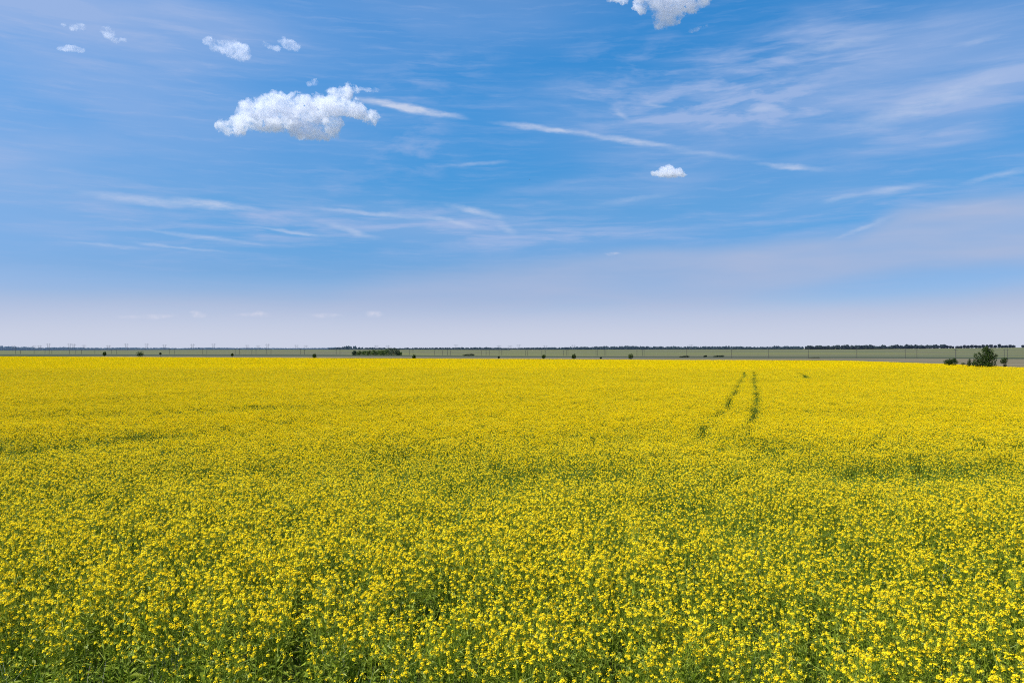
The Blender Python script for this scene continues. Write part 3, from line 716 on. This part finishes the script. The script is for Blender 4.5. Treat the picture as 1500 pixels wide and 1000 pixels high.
poles = [(23,508.5,519),(30,513,518.5),(50,511,519),(66,513,519),(72,512,519),(76,513,518),(102,512,519),(111,513,518.5),(119.5,512,519),(139,511,519),(163,512,519),(171,512,519),(248,511,519.5),
 (256,510.5,519.5),(297,510,519.5),(303,510.5,519.5),(344.5,510,520),(351,510.5,520),(369,512,520),(375,512,519.5),(390,512,520),(397,510.5,520),(440.5,510.5,520.5),(446,512,520.5),(492.5,512,520.5),(498,511,521),
 (600,512.5,520),(605,512,520.5),(636.7,513,519),(648,513,519.5),(655.5,512.5,520),(660,513,519.5),(705,513,519.5),(712,512.5,520),(716.7,512.5,520),(731,513,520.5),(735,513.5,520),(770,512.5,520.5),(773,512.5,520.5),(793.7,513,520),(798.7,513,520),
 (825.5,513,520),(829.5,512,520.5),(832,512,520.5),(873,513,520),(875,512.5,520.5),(885,512,521),(887.5,512.5,520.5),(933,513,521),(941,512,521),(943.5,512.5,521),(1006,510,522.5),(1071.7,511,521.5),(1126,510.5,522),(1184,510,523),(1255,511,524),(1326,511,524),(1343,512,524),(1400,511,527),(1471,511,523),(1476,511,524)]
H0 = 6.0; proto = None
for (px, ty, by) in poles:
    Y = 700 if px < 1000 else 520; 
    if px == 1400: Y = 330
    x = (px-750)/F*Y; z = ground_z(x, Y); H = at_depth(px, ty, Y).z - z
    if proto is None:
        proto = make_pole(H0); proto.location = (x, Y, z); proto.scale = (1,1,H/H0); tag(proto, PLAB, 'utility pole', PG); o = proto
    else: o = copy_tree(proto, (x, Y, z), H/H0, PLAB, PG)
NL = 'pale grey pylon with a crossbar rising faintly above the horizon'; NGP = 'faint pylons on the horizon'
def make_pylon(H=16.0, W=7.0):
    root = empty('pylon', (0,0,0))
    for s_ in (-1,1):
        B = PB(); B.tube((s_*W*.5,0,-.5), (s_*W*.28,0,H), .34, .24, 0, 6); B.build('leg', M_STEEL, parent=root)
    B = PB(); B.tube((-W*.85,0,H*.86), (W*.85,0,H*.86), .22, .22, 0, 4); B.tube((-W*.85,0,H*.86), (-W*.3,0,H), .12, .12, 0, 4); B.tube((W*.85,0,H*.86), (W*.3,0,H), .12, .12, 0, 4); B.build('crossarm', M_STEEL, parent=root)
    B = PB(); B.tube((-W*.4,0,H*.35), (W*.33,0,H*.75), .12, .12, 0, 4); B.tube((W*.4,0,H*.35), (-W*.33,0,H*.75), .12, .12, 0, 4); B.build('brace', M_STEEL, parent=root)
    for dx in (-.8,0,.8):
        B = PB(); B.tube((W*dx,0,H*.86), (W*dx,0,H*.80), .12, .12, 0, 5); B.build('insulator', M_STEEL, parent=root)
    return root
pyl = [(20,506),(50,506),(58,505.5),(71,502.8),(102,502.8),(108,503.5),(123,505),(159,505.5),(185,503),(215,503),(241,504.5),(282,503.5),(313,503),(362,505),(378,505.5),(392,503.5),(434,505),(448,505.5),(551,505.5),(568,505.5),(668,504.5),(731,505.5),(747,505.8),(760,504.5),(840,505),(799,506),(1012,504.5)]
proto2 = None
for (px, ty) in pyl:
    Y = 2100; x = (px-750)/F*Y; z = ground_z(x, Y); H = at_depth(px, ty, Y).z - z
    if proto2 is None:
        proto2 = make_pylon(); proto2.location = (x, Y, z); proto2.scale = (1,1,H/16); tag(proto2, NL, 'pylon', NGP)
    else: copy_tree(proto2, (x, Y, z), H/16, NL, NGP)

# ------------------------------------------------------------------ a bird high over the field
def bird(px, py, Y, span, label):
    root = empty('bird', at_depth(px, py, Y), R(30)); tag(root, label, 'bird')
    B = PB(); prev = None
    prof = [(-.5,.01),(-.35,.05),(-.1,.10),(.15,.09),(.32,.045),(.38,.055),(.45,.03),(.52,.004)]
    for (a_, r_), (b_, r2) in zip(prof, prof[1:]): B.tube((a_*span*.55,0,0), (b_*span*.55,0,0), r_*span, r2*span, 0, 8)
    for s_ in (-1,1):
        B.quad([Vector(v)*span for v in [(.1,s_*.04,.02),(.02,s_*.26,.09),(-.08,s_*.5,.05),(-.16,s_*.26,.07),(-.12,s_*.04,.01)]], 0)
    B.build('body', M_POLE, parent=root)
bird(776, 263, 160, .42, 'tiny dark bird high in the blue sky above the middle of the field')
